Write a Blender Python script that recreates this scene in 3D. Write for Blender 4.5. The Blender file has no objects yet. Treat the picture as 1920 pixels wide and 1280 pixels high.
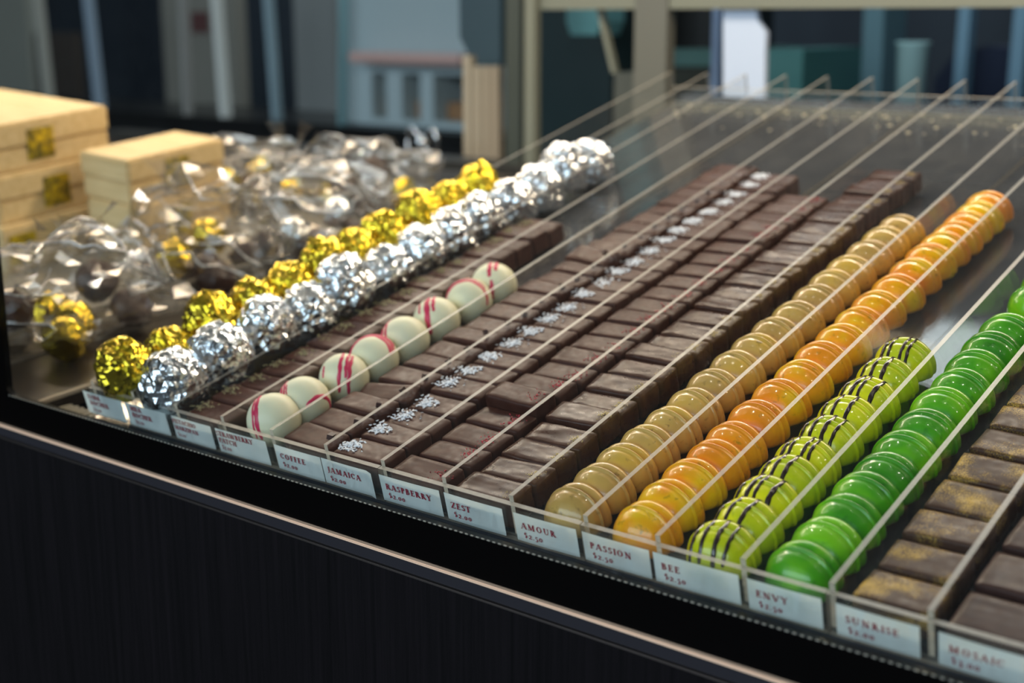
import bpy, bmesh, math, random
from mathutils import Vector, Matrix, Euler, noise
random.seed(7)
sc = bpy.context.scene
COL = sc.collection
Z0 = 0.98                       # height of the tray front above the shop floor
TILT = math.radians(14.0746)    # slope of the trays
# column walls, measured across the case
XS = [-0.0017, 0.0397, 0.0817, 0.1242, 0.1663, 0.2098, 0.2521, 0.2943, 0.3374, 0.3812, 0.4205, 0.4633, 0.5041, 0.5454, 0.588, 0.630]
H0, KF, LEN = 0.0222, 0.012, 0.706
MT = Matrix.Translation((0, 0, Z0)) @ Matrix.Rotation(TILT, 4, 'X')   # tray frame -> world

def fz(y): return -(H0 + KF * y)
# ------------------------------------------------------------------ camera
CAM = Vector((0.7167754, -0.47916677, 0.22340286 + Z0))
RW = Matrix(((0.7845839213612443, 0.6200226369588556, 0.0),
             (-0.14515435508467878, 0.18368002444813497, 0.972209782823997),
             (0.602792073223731, -0.7627801637938153, 0.23411137986291147)))
FPX = 2514.9
cam_d = bpy.data.cameras.new('camera'); cam = bpy.data.objects.new('camera', cam_d); COL.objects.link(cam)
cam.matrix_world = Matrix.Translation(CAM) @ RW.transposed().to_4x4()
cam_d.sensor_width = 36; cam_d.lens = FPX * 36 / 1920; cam_d.clip_start = 0.01
cam_d.dof.use_dof = True; cam_d.dof.focus_distance = 0.69; cam_d.dof.aperture_fstop = 5.9
sc.camera = cam

def ray(u, v): return RW.transposed() @ Vector(((u - 960) / FPX, (640 - v) / FPX, -1.0))
def at(u, v, Y):                # point of the plane y = Y (world) seen at u, v
    d = ray(u, v); return CAM + d * ((Y - CAM.y) / d.y)
def atx(u, v, X):
    d = ray(u, v); return CAM + d * ((X - CAM.x) / d.x)
def atz(u, v, Z):
    d = ray(u, v); return CAM + d * ((Z + Z0 - CAM.z) / d.z)

# ------------------------------------------------------------------ materials
def s2l(c): return tuple((x / 12.92 if x <= 0.04045 else ((x + 0.055) / 1.055) ** 2.4) for x in c)
def rgb(r, g, b): return s2l((r / 255, g / 255, b / 255)) + (1.0,)
class NT:
    def __init__(s, name):
        s.m = bpy.data.materials.new(name); s.m.use_nodes = True; s.t = s.m.node_tree
        s.b = s.t.nodes['Principled BSDF']; s.out = s.t.nodes['Material Output']
    def n(s, typ, **kw):
        nd = s.t.nodes.new(typ)
        for k, v in kw.items():
            if k in nd.inputs.keys(): nd.inputs[k].default_value = v
            else: setattr(nd, k, v)
        return nd
    def l(s, a, b): s.t.links.new(a, b)
    def ramp(s, fac, stops):
        r = s.t.nodes.new('ShaderNodeValToRGB'); e = r.color_ramp.elements
        while len(e) < len(stops): e.new(0.5)
        for el, (p, c) in zip(e, stops): el.position = p; el.color = c
        s.l(fac, r.inputs[0]); return r.outputs[0]
    def obj(s, scale=(1, 1, 1)):
        tc = s.t.nodes.new('ShaderNodeTexCoord'); oi = s.t.nodes.new('ShaderNodeObjectInfo')
        mp = s.t.nodes.new('ShaderNodeMapping'); mp.inputs['Scale'].default_value = scale
        s.l(tc.outputs['Object'], mp.inputs['Vector'])
        mul = s.n('ShaderNodeMath', operation='MULTIPLY'); mul.inputs[1].default_value = 37.0
        s.l(oi.outputs['Random'], mul.inputs[0])
        s.l(mul.outputs[0], mp.inputs['Location']); s.rand = oi.outputs['Random']
        return mp.outputs[0]
    def noise(s, vec, scale, detail=3, rough=0.5, out='Fac', **kw):
        nd = s.n('ShaderNodeTexNoise'); nd.inputs['Scale'].default_value = scale
        nd.inputs['Detail'].default_value = detail; nd.inputs['Roughness'].default_value = rough
        if vec is not None: s.l(vec, nd.inputs['Vector'])
        return nd.outputs[out]
    def bump(s, h, dist, strength=1.0):
        b = s.n('ShaderNodeBump'); b.inputs['Distance'].default_value = dist; b.inputs['Strength'].default_value = strength
        s.l(h, b.inputs['Height']); s.l(b.outputs[0], s.b.inputs['Normal']); return b
def P(name, col, rough=0.5, metal=0.0, spec=0.5, coat=0.0):
    m = NT(name); b = m.b.inputs
    b['Base Color'].default_value = col; b['Roughness'].default_value = rough; b['Metallic'].default_value = metal
    b['Specular IOR Level'].default_value = spec; b['Coat Weight'].default_value = coat; b['Coat Roughness'].default_value = 0.08
    return m

def choc_mat(name, c0, c1, rough, wave=0.0, dust=None):
    m = P(name, c0, rough, spec=0.2); v = m.obj((1, 1, 1))
    n1 = m.noise(v, 120, 4, 0.6)
    col = m.ramp(n1, [(0.3, c0), (0.75, c1)])
    n2 = m.noise(m.obj((1, 2.0, 1)), 55, 1, 0.4)
    h = n2
    if rough < .3: h = m.noise(m.obj((.6, 2.2, 1)), 90, 1, 0.4)
    if dust:
        tc = m.t.nodes.new('ShaderNodeTexCoord'); mp = m.n('ShaderNodeMapping')
        m.l(tc.outputs['Object'], mp.inputs['Vector'])
        # brushed gold: a soft patch on the top, broken by fine grain
        nb = m.noise(m.obj((1, 1, 1)), 60, 2, 0.5); ng = m.noise(v, 1400, 3, 0.8)
        sep = m.n('ShaderNodeSeparateXYZ'); m.l(tc.outputs['Object'], sep.inputs[0])
        ms = m.n('ShaderNodeMath', operation='GREATER_THAN'); ms.inputs[1].default_value = dust[2]; m.l(sep.outputs['Z'], ms.inputs[0])
        a = m.n('ShaderNodeMath', operation='MULTIPLY'); m.l(nb, a.inputs[0]); m.l(ng, a.inputs[1])
        rr = m.ramp(a.outputs[0], [(dust[0], (0, 0, 0, 1)), (dust[1], (1, 1, 1, 1))])
        f = m.n('ShaderNodeMath', operation='MULTIPLY'); m.l(rr, f.inputs[0]); m.l(ms.outputs[0], f.inputs[1])
        mx = m.n('ShaderNodeMix', data_type='RGBA'); m.l(f.outputs[0], mx.inputs[0]); m.l(col, mx.inputs[6]); mx.inputs[7].default_value = dust[3]
        col = mx.outputs[2]
    m.l(col, m.b.inputs['Base Color'])
    m.bump(h, 0.0010 + wave, 0.45)
    rn = m.ramp(m.noise(v, 300, 2), [(0.3, (rough * .8,) * 3 + (1,)), (0.7, (rough * 1.25,) * 3 + (1,))]); m.l(rn, m.b.inputs['Roughness'])
    return m.m
M = {}
M['choc'] = choc_mat('dark_chocolate', rgb(60, 32, 24), rgb(80, 46, 35), 0.42)
M['choc_wavy'] = choc_mat('dark_chocolate_glossy', rgb(58, 34, 25), rgb(78, 48, 36), 0.31, 0.0012)
M['choc_gold'] = choc_mat('dark_chocolate_gold_dusted', rgb(62, 42, 33), rgb(78, 54, 42), 0.42, 0, (0.25, 0.40, 0.0045, rgb(205, 165, 70)))
M['choc_mosaic'] = choc_mat('dark_chocolate_matte', rgb(52, 32, 28), rgb(66, 42, 36), 0.38)
M['choc_edge_gold'] = choc_mat('dark_chocolate_gold_end', rgb(66, 48, 39), rgb(86, 64, 52), 0.3, 0.001)

def marbled(name, stops, sc1=45, dark=None, coat=0.7, stripes=False):
    m = P(name, stops[0][1], 0.34, coat=coat, spec=0.35); v = m.obj((1, 1, 1))
    n1 = m.noise(v, sc1, 2, 0.5)
    add = m.n('ShaderNodeMath', operation='ADD'); mu = m.n('ShaderNodeMath', operation='MULTIPLY_ADD')
    mu.inputs[1].default_value = 0.26; mu.inputs[2].default_value = -0.13
    m.l(m.rand, mu.inputs[0]); m.l(n1, add.inputs[0]); m.l(mu.outputs[0], add.inputs[1])
    col = m.ramp(add.outputs[0], stops)
    if dark:
        n2 = m.noise(v, 210, 3, 0.6); r = m.ramp(n2, [(0.60, (0, 0, 0, 1)), (0.72, (dark[1],) * 3 + (1,))])
        mx = m.n('ShaderNodeMix', data_type='RGBA'); m.l(r, mx.inputs[0]); m.l(col, mx.inputs[6]); mx.inputs[7].default_value = dark[0]; col = mx.outputs[2]
    m.l(col, m.b.inputs['Base Color'])
    m.b.inputs['Subsurface Weight'].default_value = 0.0
    m.bump(m.noise(v, 160, 2), 0.0006, 0.5)
    return m.m
M['tan'] = marbled('caramel_shell', [(0.35, rgb(184, 146, 76)), (0.55, rgb(202, 164, 84)), (0.7, rgb(212, 170, 68))], dark=(rgb(110, 84, 48), 0.7))
M['orange'] = marbled('orange_shell', [(0.28, rgb(234, 138, 4)), (0.48, rgb(246, 156, 0)), (0.66, rgb(242, 190, 0))], dark=(rgb(140, 120, 10), 0.7))
M['bee'] = marbled('yellow_green_shell', [(0.35, rgb(190, 200, 4)), (0.5, rgb(220, 220, 0)), (0.7, rgb(232, 228, 0))], dark=(rgb(130, 160, 20), 0.5))
M['green'] = marbled('green_shell', [(0.3, rgb(50, 134, 10)), (0.5, rgb(72, 160, 10)), (0.68, rgb(122, 196, 14))], dark=(rgb(20, 84, 12), 0.5))
m = P('white_shell', rgb(232, 228, 196), 0.42, spec=0.45); m.b.inputs['Subsurface Weight'].default_value = 0.25
m.b.inputs['Subsurface Radius'].default_value = (0.004, 0.003, 0.002); M['white'] = m.m
M['red_stripe'] = P('raspberry_red_drizzle', rgb(206, 40, 84), 0.4).m
M['dark_stripe'] = P('dark_drizzle', rgb(40, 22, 14), 0.25, coat=0.6).m
def foil(name, c, c2):
    m = P(name, c, 0.22, 1.0); v = m.obj()
    m.l(m.ramp(m.noise(v, 90, 2), [(0.35, c), (0.65, c2)]), m.b.inputs['Base Color'])
    vo = m.n('ShaderNodeTexVoronoi'); vo.inputs['Scale'].default_value = 270; m.l(v, vo.inputs['Vector'])
    m.bump(vo.outputs['Distance'], 0.0010, 0.6)
    return m.m
M['gold'] = foil('gold_foil', rgb(236, 206, 70), rgb(214, 184, 40))
M['silver'] = foil('silver_foil', rgb(244, 247, 250), rgb(232, 237, 244))
M['darkfoil'] = P('brown_chocolate_shell', rgb(70, 46, 36), .35).m

def clear(name, tint, haze, hazecol, rough=0.03, refl=1.0, scratch=True):
    m = NT(name); t = m.t; t.nodes.remove(m.b)
    tr = m.n('ShaderNodeBsdfTransparent'); tr.inputs[0].default_value = tint
    gl = m.n('ShaderNodeBsdfGlossy'); gl.inputs['Roughness'].default_value = rough
    df = m.n('ShaderNodeBsdfDiffuse'); df.inputs[0].default_value = hazecol
    fr = m.n('ShaderNodeFresnel'); ge = m.t.nodes.new('ShaderNodeNewGeometry')
    mi_ = m.n('ShaderNodeMix', data_type='FLOAT'); m.l(ge.outputs['Backfacing'], mi_.inputs[0]); mi_.inputs[2].default_value = 1.45; mi_.inputs[3].default_value = 1 / 1.45
    m.l(mi_.outputs[0], fr.inputs[0])
    mf = m.n('ShaderNodeMath', operation='MULTIPLY'); mf.inputs[1].default_value = refl; m.l(fr.outputs[0], mf.inputs[0])
    m1 = m.n('ShaderNodeMixShader'); m2 = m.n('ShaderNodeMixShader')
    if scratch:
        tc = m.t.nodes.new('ShaderNodeTexCoord'); n1 = m.noise(tc.outputs['Object'], 55, 5, 0.7)
        r = m.ramp(n1, [(0.4, (haze * .5,) * 3 + (1,)), (0.75, (haze * 2.2,) * 3 + (1,))]); m.l(r, m1.inputs[0])
    else: m1.inputs[0].default_value = haze
    m.l(tr.outputs[0], m1.inputs[1]); m.l(df.outputs[0], m1.inputs[2])
    m.l(mf.outputs[0], m2.inputs[0]); m.l(m1.outputs[0], m2.inputs[1]); m.l(gl.outputs[0], m2.inputs[2])
    m.l(m2.outputs[0], m.out.inputs[0]); return m.m
M['acrylic'] = clear('clear_acrylic', (0.985, 0.985, 0.98, 1), 0.013, (0.6, 0.58, 0.54, 1), 0.04, 0.8)
M['glass'] = clear('case_glass', (0.95, 0.965, 0.96, 1), 0.002, (0.6, 0.6, 0.6, 1), 0.0, 0.5)
M['cello'] = clear('cellophane', (0.97, 0.96, 0.94, 1), 0.06, (0.80, 0.74, 0.66, 1), 0.13, 1.8)
M['crease'] = clear('cellophane_crease_glint', (0.95, 0.94, 0.92, 1), 0.55, (1.0, 0.97, 0.93, 1), 0.15, 5.0)  # whitish colour stands in for lamp streaks along the film folds
def edge(name, c, mixf):
    m = NT(name); m.t.nodes.remove(m.b)
    tr = m.n('ShaderNodeBsdfTransparent'); tr.inputs[0].default_value = (0.9, 0.88, 0.84, 1)
    df = m.n('ShaderNodeBsdfDiffuse'); gl = m.n('ShaderNodeBsdfGlossy'); gl.inputs['Roughness'].default_value = 0.35
    tc = m.t.nodes.new('ShaderNodeTexCoord'); n1 = m.noise(tc.outputs['Object'], 420, 3, 0.8)
    m.l(m.ramp(n1, [(0.35, tuple(x * .72 for x in c[:3]) + (1,)), (0.65, c)]), df.inputs[0])
    a = m.n('ShaderNodeMixShader'); a.inputs[0].default_value = mixf; m.l(tr.outputs[0], a.inputs[1]); m.l(df.outputs[0], a.inputs[2])
    b = m.n('ShaderNodeMixShader'); b.inputs[0].default_value = 0.12; m.l(a.outputs[0], b.inputs[1]); m.l(gl.outputs[0], b.inputs[2])
    m.l(b.outputs[0], m.out.inputs[0]); return m.m
M['acr_edge'] = edge('sawn_acrylic_edge', rgb(170, 162, 150), 0.42)
M['acr_post_lit'] = edge('sawn_acrylic_post_lit', rgb(232, 214, 190), 0.8)  # brighter copy of the sawn edge, light on the front put into colour
M['acr_side'] = edge('scuffed_acrylic', rgb(150, 142, 130), 0.22)
M['acr_rail'] = edge('sawn_acrylic_rail_edge', rgb(190, 182, 168), 0.45)
m = P('price_card_paper', rgb(205, 222, 222), 0.7)
m.l(m.ramp(m.noise(m.obj(), 60, 4), [(0.3, rgb(232, 240, 238)), (0.7, rgb(244, 250, 248))]), m.b.inputs['Base Color']); M['card'] = m.m
M['ink'] = P('red_ink', rgb(150, 22, 52), 0.6).m
m = P('black_stained_wood', rgb(16, 13, 15), 0.6, spec=0.12)
n1 = m.noise(m.obj((240, 60, 6)), 1.0, 6, 0.7)
m.l(m.ramp(n1, [(0.3, rgb(6, 5, 6)), (0.72, rgb(22, 18, 21))]), m.b.inputs['Base Color']); m.bump(n1, 0.0006, 0.4); M['wood_black'] = m.m
M['black_enamel'] = P('black_enamel', rgb(4, 3, 3), 0.3, spec=0.12).m
M['black_soft'] = P('black_rubber', rgb(30, 27, 34), 0.55).m
M['steel'] = P('steel_peach_sheen', rgb(255, 214, 182), 0.4, 0.0).m  # warm reflection painted as a diffuse peach colour
M['steel_dull'] = P('brushed_steel', rgb(120, 112, 108), 0.4, 1.0).m
m = P('grey_deck', rgb(118, 116, 112), 0.07, spec=0.5)
m.l(m.ramp(m.noise(m.obj(), 20, 5), [(0.3, rgb(62, 67, 76)), (0.7, rgb(78, 82, 90))]), m.b.inputs['Base Color']); M['deck'] = m.m
m = P('brown_deck', rgb(60, 50, 40), 0.3); m.l(m.ramp(m.noise(m.obj(), 15, 5), [(0.3, rgb(42, 35, 28)), (0.7, rgb(56, 47, 38))]), m.b.inputs['Base Color']); M['deck_brown'] = m.m
m = P('kraft_box_wood', rgb(214, 176, 116), 0.6)
m.l(m.ramp(m.noise(m.obj((3, 30, 30)), 6, 4), [(0.3, rgb(206, 178, 126)), (0.7, rgb(226, 200, 150))]), m.b.inputs['Base Color']); M['kraft'] = m.m
m = P('gold_label', rgb(150, 130, 40), 0.3, 0.6)
m.l(m.ramp(m.noise(m.obj(), 130, 2), [(0.4, rgb(120, 110, 52)), (0.6, rgb(216, 190, 40))]), m.b.inputs['Base Color']); M['goldlabel'] = m.m
M['sugar'] = P('white_sugar', rgb(240, 242, 248), 0.5).m
M['rasp'] = P('freeze_dried_raspberry', rgb(176, 48, 62), 0.7).m
M['pist'] = P('chopped_pistachio', rgb(150, 142, 104), 0.7).m
M['bean'] = P('coffee_bean_piece', rgb(70, 48, 46), 0.5).m
M['zest'] = P('gold_zest_specks', rgb(216, 190, 120), 0.6).m
def flat(name, c, rough=0.6, metal=0, spec=0.4): return P(name, rgb(*c), rough, metal, spec).m

# ------------------------------------------------------------------ mesh helpers
def mk(name, bm, mats, parent=None, smooth=False, link=True):
    me = bpy.data.meshes.new(name); bm.to_mesh(me); bm.free()
    for m_ in (mats if isinstance(mats, (list, tuple)) else [mats]): me.materials.append(m_)
    if smooth:
        for p in me.polygons: p.use_smooth = True
    o = bpy.data.objects.new(name, me)
    if link: COL.objects.link(o)
    if parent: o.parent = parent
    return o
def tag(o, label, cat, group=None, kind=None):
    o['label'] = label; o['category'] = cat
    if group: o['group'] = group
    if kind: o['kind'] = kind
    return o
def empty(name, mw=None, loc=None):
    o = bpy.data.objects.new(name, None); o.empty_display_size = 0.01; COL.objects.link(o)
    if mw is not None: o.matrix_world = mw
    if loc is not None: o.location = loc
    return o
def box(bm, x0, x1, y0, y1, z0, z1, mi=0, bev=0.0):
    r = bmesh.ops.create_cube(bm, size=1.0); vs = r['verts']
    bmesh.ops.scale(bm, vec=(abs(x1 - x0), abs(y1 - y0), abs(z1 - z0)), verts=vs)
    bmesh.ops.translate(bm, vec=((x0 + x1) / 2, (y0 + y1) / 2, (z0 + z1) / 2), verts=vs)
    fs = {f for v in vs for f in v.link_faces}
    for f in fs: f.material_index = mi
    if bev: bmesh.ops.bevel(bm, geom=list({e for f in fs for e in f.edges}), offset=bev, segments=2, affect='EDGES')
    return vs
def boxobj(name, x0, x1, y0, y1, z0, z1, mat, parent=None, bev=0.0):
    bm = bmesh.new(); box(bm, x0, x1, y0, y1, z0, z1, 0, bev); return mk(name, bm, mat, parent)
def rbox(dx, dy, dz, r, cuts=5, seed=0, amp=0.0, taper=0.0, freq=90):
    """rounded block sitting on z = 0 with a slightly wavy top"""
    bm = bmesh.new(); bmesh.ops.create_cube(bm, size=2.0)
    bmesh.ops.subdivide_edges(bm, edges=bm.edges[:], cuts=cuts, use_grid_fill=True)
    hx, hy, hz = dx / 2, dy / 2, dz / 2
    for v in bm.verts:
        p = Vector((math.copysign(abs(v.co.x) ** .6, v.co.x) * hx, math.copysign(abs(v.co.y) ** .6, v.co.y) * hy, math.copysign(abs(v.co.z) ** .6, v.co.z) * hz))
        q = Vector((max(-hx + r, min(hx - r, p.x)), max(-hy + r, min(hy - r, p.y)), max(-hz + r, min(hz - r, p.z))))
        d = p - q
        if d.length > 1e-9: p = q + d.normalized() * r
        if v.co.z > -0.9:
            n = noise.noise_vector(Vector((p.x, p.y, p.z)) * freq + Vector((seed * 7.3, seed * 3.1, 0)))
            p += n * amp
        if taper: p.x *= 1 - taper * (p.z / dz + .5); p.y *= 1 - taper * (p.z / dz + .5)
        v.co = p + Vector((0, 0, hz))
    return bm
def lathe(bm, prof, seg=40, mi=0):
    rings = []
    for r, z in prof:
        if r < 1e-6: rings.append([bm.verts.new((0, 0, z))])
        else: rings.append([bm.verts.new((r * math.cos(2 * math.pi * i / seg), r * math.sin(2 * math.pi * i / seg), z)) for i in range(seg)])
    for a, b in zip(rings, rings[1:]):
        for i in range(seg):
            j = (i + 1) % seg
            if len(a) == 1: f = bm.faces.new((a[0], b[i], b[j])) if len(b) > 1 else None
            elif len(b) == 1: f = bm.faces.new((a[i], b[0], a[j]))
            else: f = bm.faces.new((a[i], b[i], b[j], a[j]))
            if f: f.material_index = mi
def tube(bm, pts, rad, seg=6, mi=0, flat_=1.0):
    rings = []
    for i, p in enumerate(pts):
        d = (pts[min(i + 1, len(pts) - 1)] - pts[max(i - 1, 0)]).normalized()
        u = d.cross(Vector((0, 0, 1)));
        if u.length < 1e-3: u = d.cross(Vector((1, 0, 0)))
        u.normalize(); w = d.cross(u)
        rr = rad[i] if isinstance(rad, list) else rad
        rings.append([bm.verts.new(p + u * math.cos(2 * math.pi * k / seg) * rr + w * math.sin(2 * math.pi * k / seg) * rr * flat_) for k in range(seg)])
    for a, b in zip(rings, rings[1:]):
        for i in range(seg):
            f = bm.faces.new((a[i], a[(i + 1) % seg], b[(i + 1) % seg], b[i])); f.material_index = mi
    for r in (rings[0], rings[-1]):
        try: bm.faces.new(r).material_index = mi
        except Exception: pass
ORD = ['first', 'second', 'third', 'fourth', 'fifth', 'sixth', 'seventh', 'eighth', 'ninth', 'tenth', 'eleventh', 'twelfth', 'thirteenth', 'fourteenth',
       'fifteenth', 'sixteenth', 'seventeenth', 'eighteenth', 'nineteenth', 'twentieth', 'twenty-first', 'twenty-second', 'twenty-third', 'twenty-fourth',
       'twenty-fifth', 'twenty-sixth', 'twenty-seventh', 'twenty-eighth', 'twenty-ninth', 'thirtieth']
def ordn(i, n): return 'rearmost' if i == n - 1 else ORD[i] + ' back'
def clone(proto, mw, name=None):
    r = proto.copy(); COL.objects.link(r); r.matrix_world = mw
    for ch in proto.children:
        c = ch.copy(); COL.objects.link(c); c.parent = r; c.matrix_parent_inverse = Matrix.Identity(4); c.matrix_basis = ch.matrix_basis.copy()
    return r

# ------------------------------------------------------------------ trays
def wedge(name, x, th, parent):
    """divider: tall clear wall with a sawn top and front edge"""
    bm = bmesh.new(); zb = H0 + KF * LEN
    pr = [(0, 0), (LEN, 0), (LEN, -zb), (0, -H0)]
    e = 0.0
    v0 = [bm.verts.new((x - th / 2, y, z)) for y, z in pr]; v1 = [bm.verts.new((x + th / 2, y, z)) for y, z in pr]
    bm.faces.new(v0).material_index = 0; bm.faces.new(v1[::-1]).material_index = 0
    for i in range(4):
        j = (i + 1) % 4
        bm.faces.new((v0[i], v1[i], v1[j], v0[j])).material_index = (1, 1, 0, 2)[i]
    bmesh.ops.recalc_face_normals(bm, faces=bm.faces[:])
    return mk(name, bm, [M['acrylic'], M['acr_edge'], M['acr_post_lit']], parent)
tray_names = ['far left tray of foil rochers and pistachio bars', 'tray of strawberry spheres, coffee bars and sugared bars',
              'tray of raspberry, zest and caramel coloured bonbons', 'tray of orange, bee striped and green bonbons', 'nearest right tray of gold dusted and plain dark slabs']
for ti in range(5):
    a, b = ti * 3, min(ti * 3 + 3, 15)
    t = empty('acrylic_tray', MT.copy())
    tag(t, 'clear acrylic ' + tray_names[ti], 'tray', 'clear acrylic display trays')
    xa, xb = XS[a] - 0.0013, XS[b] - 0.0018
    bm = bmesh.new()
    vs = [(xa, 0, -H0), (xb, 0, -H0), (xb, LEN, -H0 - KF * LEN), (xa, LEN, -H0 - KF * LEN)]
    top = [bm.verts.new(v) for v in vs]; bot = [bm.verts.new((v[0], v[1], v[2] - 0.0018)) for v in vs]
    bm.faces.new(top); bm.faces.new(bot[::-1])
    for i in range(4): bm.faces.new((top[i], bot[i], bot[(i + 1) % 4], top[(i + 1) % 4])).material_index = 1
    mk('tray_floor', bm, [M['acrylic'], M['acr_rail']], t)
    for nm, y0, y1, z0, z1 in (('front_rail', -0.003, 0.0, -H0 - 0.0018, -0.0036), ('back_rail', LEN, LEN + 0.003, -H0 - KF * LEN - .0018, -0.0155)):
        bm = bmesh.new(); box(bm, xa, xb, y0, y1, z0, z1)
        bm.normal_update()
        for f in bm.faces: f.material_index = 0 if abs(f.normal.y) > .9 else 1
        mk(nm, bm, [M['acrylic'], M['acr_rail']], t)
    for i in range(a, b):
        wedge('divider', XS[i], 0.0026, t)
    if ti == 4: wedge('divider', XS[15] - .0035, 0.0026, t)

# ------------------------------------------------------------------ lettering
T_, t_ = 0.20, 0.09
def sf(x, y, w=.3): return ('l', x - w / 2, y, x + w / 2, y, t_)
GL = {
 'I': (.42, [('l', .2, 0, .2, 1, T_), sf(.2, .03), sf(.2, .97)]),
 'J': (.5, [('l', .28, .1, .28, 1, T_), ('a', .08, .06, .2, .2, -120, 0, .1, T_), sf(.28, .97)]),
 'L': (.68, [('l', .2, 0, .2, 1, T_), sf(.2, .97), ('l', .04, .03, .6, .03, t_), ('l', .6, .02, .62, .24, t_)]),
 'T': (.74, [('l', .36, 0, .36, 1, T_), sf(.36, .03), ('l', .03, .97, .69, .97, t_), ('l', .04, .98, .03, .78, t_), ('l', .68, .98, .7, .78, t_)]),
 'E': (.7, [('l', .2, 0, .2, 1, T_), ('l', .04, .97, .58, .97, t_), ('l', .04, .03, .6, .03, t_), ('l', .2, .52, .48, .52, t_), ('l', .58, .98, .58, .78, t_), ('l', .6, .02, .62, .24, t_), ('l', .48, .42, .48, .62, t_)]),
 'F': (.64, [('l', .2, 0, .2, 1, T_), sf(.2, .03, .34), ('l', .04, .97, .58, .97, t_), ('l', .2, .52, .46, .52, t_), ('l', .58, .98, .58, .76, t_), ('l', .46, .42, .46, .62, t_)]),
 'H': (.9, [('l', .2, 0, .2, 1, T_), ('l', .68, 0, .68, 1, T_), sf(.2, .03), sf(.2, .97), sf(.68, .03), sf(.68, .97), ('l', .2, .52, .68, .52, t_)]),
 'N': (.92, [('l', .18, 0, .18, 1, t_), ('l', .16, .98, .72, .02, T_), ('l', .74, 0, .74, 1, t_), sf(.18, .03, .28), sf(.12, .97, .2), sf(.74, .97, .28)]),
 'M': (1.08, [('l', .16, 0, .2, 1, t_), ('l', .2, .98, .53, .04, T_), ('l', .53, .04, .86, 1, t_), ('l', .88, 0, .86, 1, T_), sf(.16, .03, .26), sf(.88, .03, .3), sf(.15, .97, .2), sf(.9, .97, .22)]),
 'A': (.86, [('l', .1, 0, .42, 1, t_), ('l', .42, 1, .74, 0, T_), ('l', .22, .34, .62, .34, t_), sf(.1, .03, .26), sf(.74, .03, .3)]),
 'V': (.86, [('l', .1, 1, .44, 0, T_), ('l', .44, 0, .76, 1, t_), sf(.1, .97, .3), sf(.76, .97, .26)]),
 'W': (1.2, [('l', .1, 1, .38, 0, T_), ('l', .38, 0, .6, .96, t_), ('l', .6, .96, .84, 0, T_), ('l', .84, 0, 1.1, 1, t_), sf(.1, .97, .28), sf(1.1, .97, .24), sf(.58, .97, .26)]),
 'Y': (.8, [('l', .1, 1, .4, .48, T_), ('l', .4, .48, .7, 1, t_), ('l', .4, 0, .4, .5, T_), sf(.4, .03), sf(.1, .97, .28), sf(.7, .97, .24)]),
 'Z': (.74, [('l', .06, .97, .66, .97, t_), ('l', .62, .97, .1, .03, T_), ('l', .04, .03, .66, .03, t_), ('l', .07, .98, .05, .76, t_), ('l', .66, .02, .69, .25, t_)]),
 'K': (.84, [('l', .2, 0, .2, 1, T_), sf(.2, .03), sf(.2, .97), ('l', .24, .46, .64, .98, t_), ('l', .34, .58, .72, .02, T_), sf(.66, .97, .24), sf(.74, .03, .24)]),
 'O': (.9, [('a', .44, .5, .36, .48, 0, 360, t_, T_)]),
 'C': (.82, [('a', .44, .5, .36, .48, 40, 322, t_, T_), ('l', .72, .98, .72, .7, t_)]),
 'D': (.88, [('l', .2, 0, .2, 1, T_), ('a', .36, .5, .42, .47, -90, 90, t_, T_), ('l', .04, .97, .38, .97, t_), ('l', .04, .03, .38, .03, t_)]),
 'P': (.68, [('l', .2, 0, .2, 1, T_), sf(.2, .03), ('l', .04, .97, .34, .97, t_), ('a', .3, .72, .28, .26, -90, 90, t_, T_), ('l', .2, .46, .32, .46, t_)]),
 'B': (.74, [('l', .2, 0, .2, 1, T_), ('l', .04, .97, .34, .97, t_), ('l', .04, .03, .36, .03, t_), ('a', .32, .75, .24, .23, -90, 90, t_, T_), ('a', .34, .28, .29, .26, -90, 90, t_, T_), ('l', .2, .53, .34, .53, t_)]),
 'R': (.82, [('l', .2, 0, .2, 1, T_), sf(.2, .03), ('l', .04, .97, .34, .97, t_), ('a', .3, .74, .27, .24, -90, 90, t_, T_), ('l', .2, .5, .32, .5, t_), ('l', .36, .5, .74, .02, T_), sf(.78, .03, .16)]),
 'S': (.6, [('a', .3, .74, .2, .23, 40, 270, t_, T_), ('a', .3, .27, .22, .24, -140, 90, t_, T_), ('l', .48, .96, .48, .74, t_), ('l', .1, .04, .1, .28, t_)]),
 'U': (.88, [('l', .2, .3, .2, 1, T_), ('a', .45, .3, .25, .28, 180, 360, t_, .12), ('l', .7, .3, .7, 1, t_), sf(.2, .97), sf(.7, .97, .26)]),
 '$': (.62, [('a', .3, .7, .18, .19, 40, 270, .08, T_), ('a', .3, .3, .2, .21, -140, 90, .08, T_), ('l', .3, -.1, .3, 1.1, .06)]),
 '2': (.56, [('a', .26, .46, .18, .2, -20, 160, .08, T_), ('l', .42, .4, .08, .06, .1), ('l', .06, .05, .5, .05, .12)]),
 '3': (.54, [('a', .24, .5, .18, .16, -90, 150, .08, T_), ('a', .24, .06, .2, .27, -150, 90, .08, T_)]),
 '0': (.6, [('a', .28, .33, .22, .31, 0, 360, .09, .15)]),
 '5': (.54, [('l', .14, .62, .46, .62, .1), ('l', .16, .62, .14, .34, t_), ('a', .22, .1, .22, .27, -140, 100, .08, T_)]),
 '.': (.3, [('l', .12, .0, .12, .14, .14)]),
 ' ': (.4, []),
}
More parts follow.
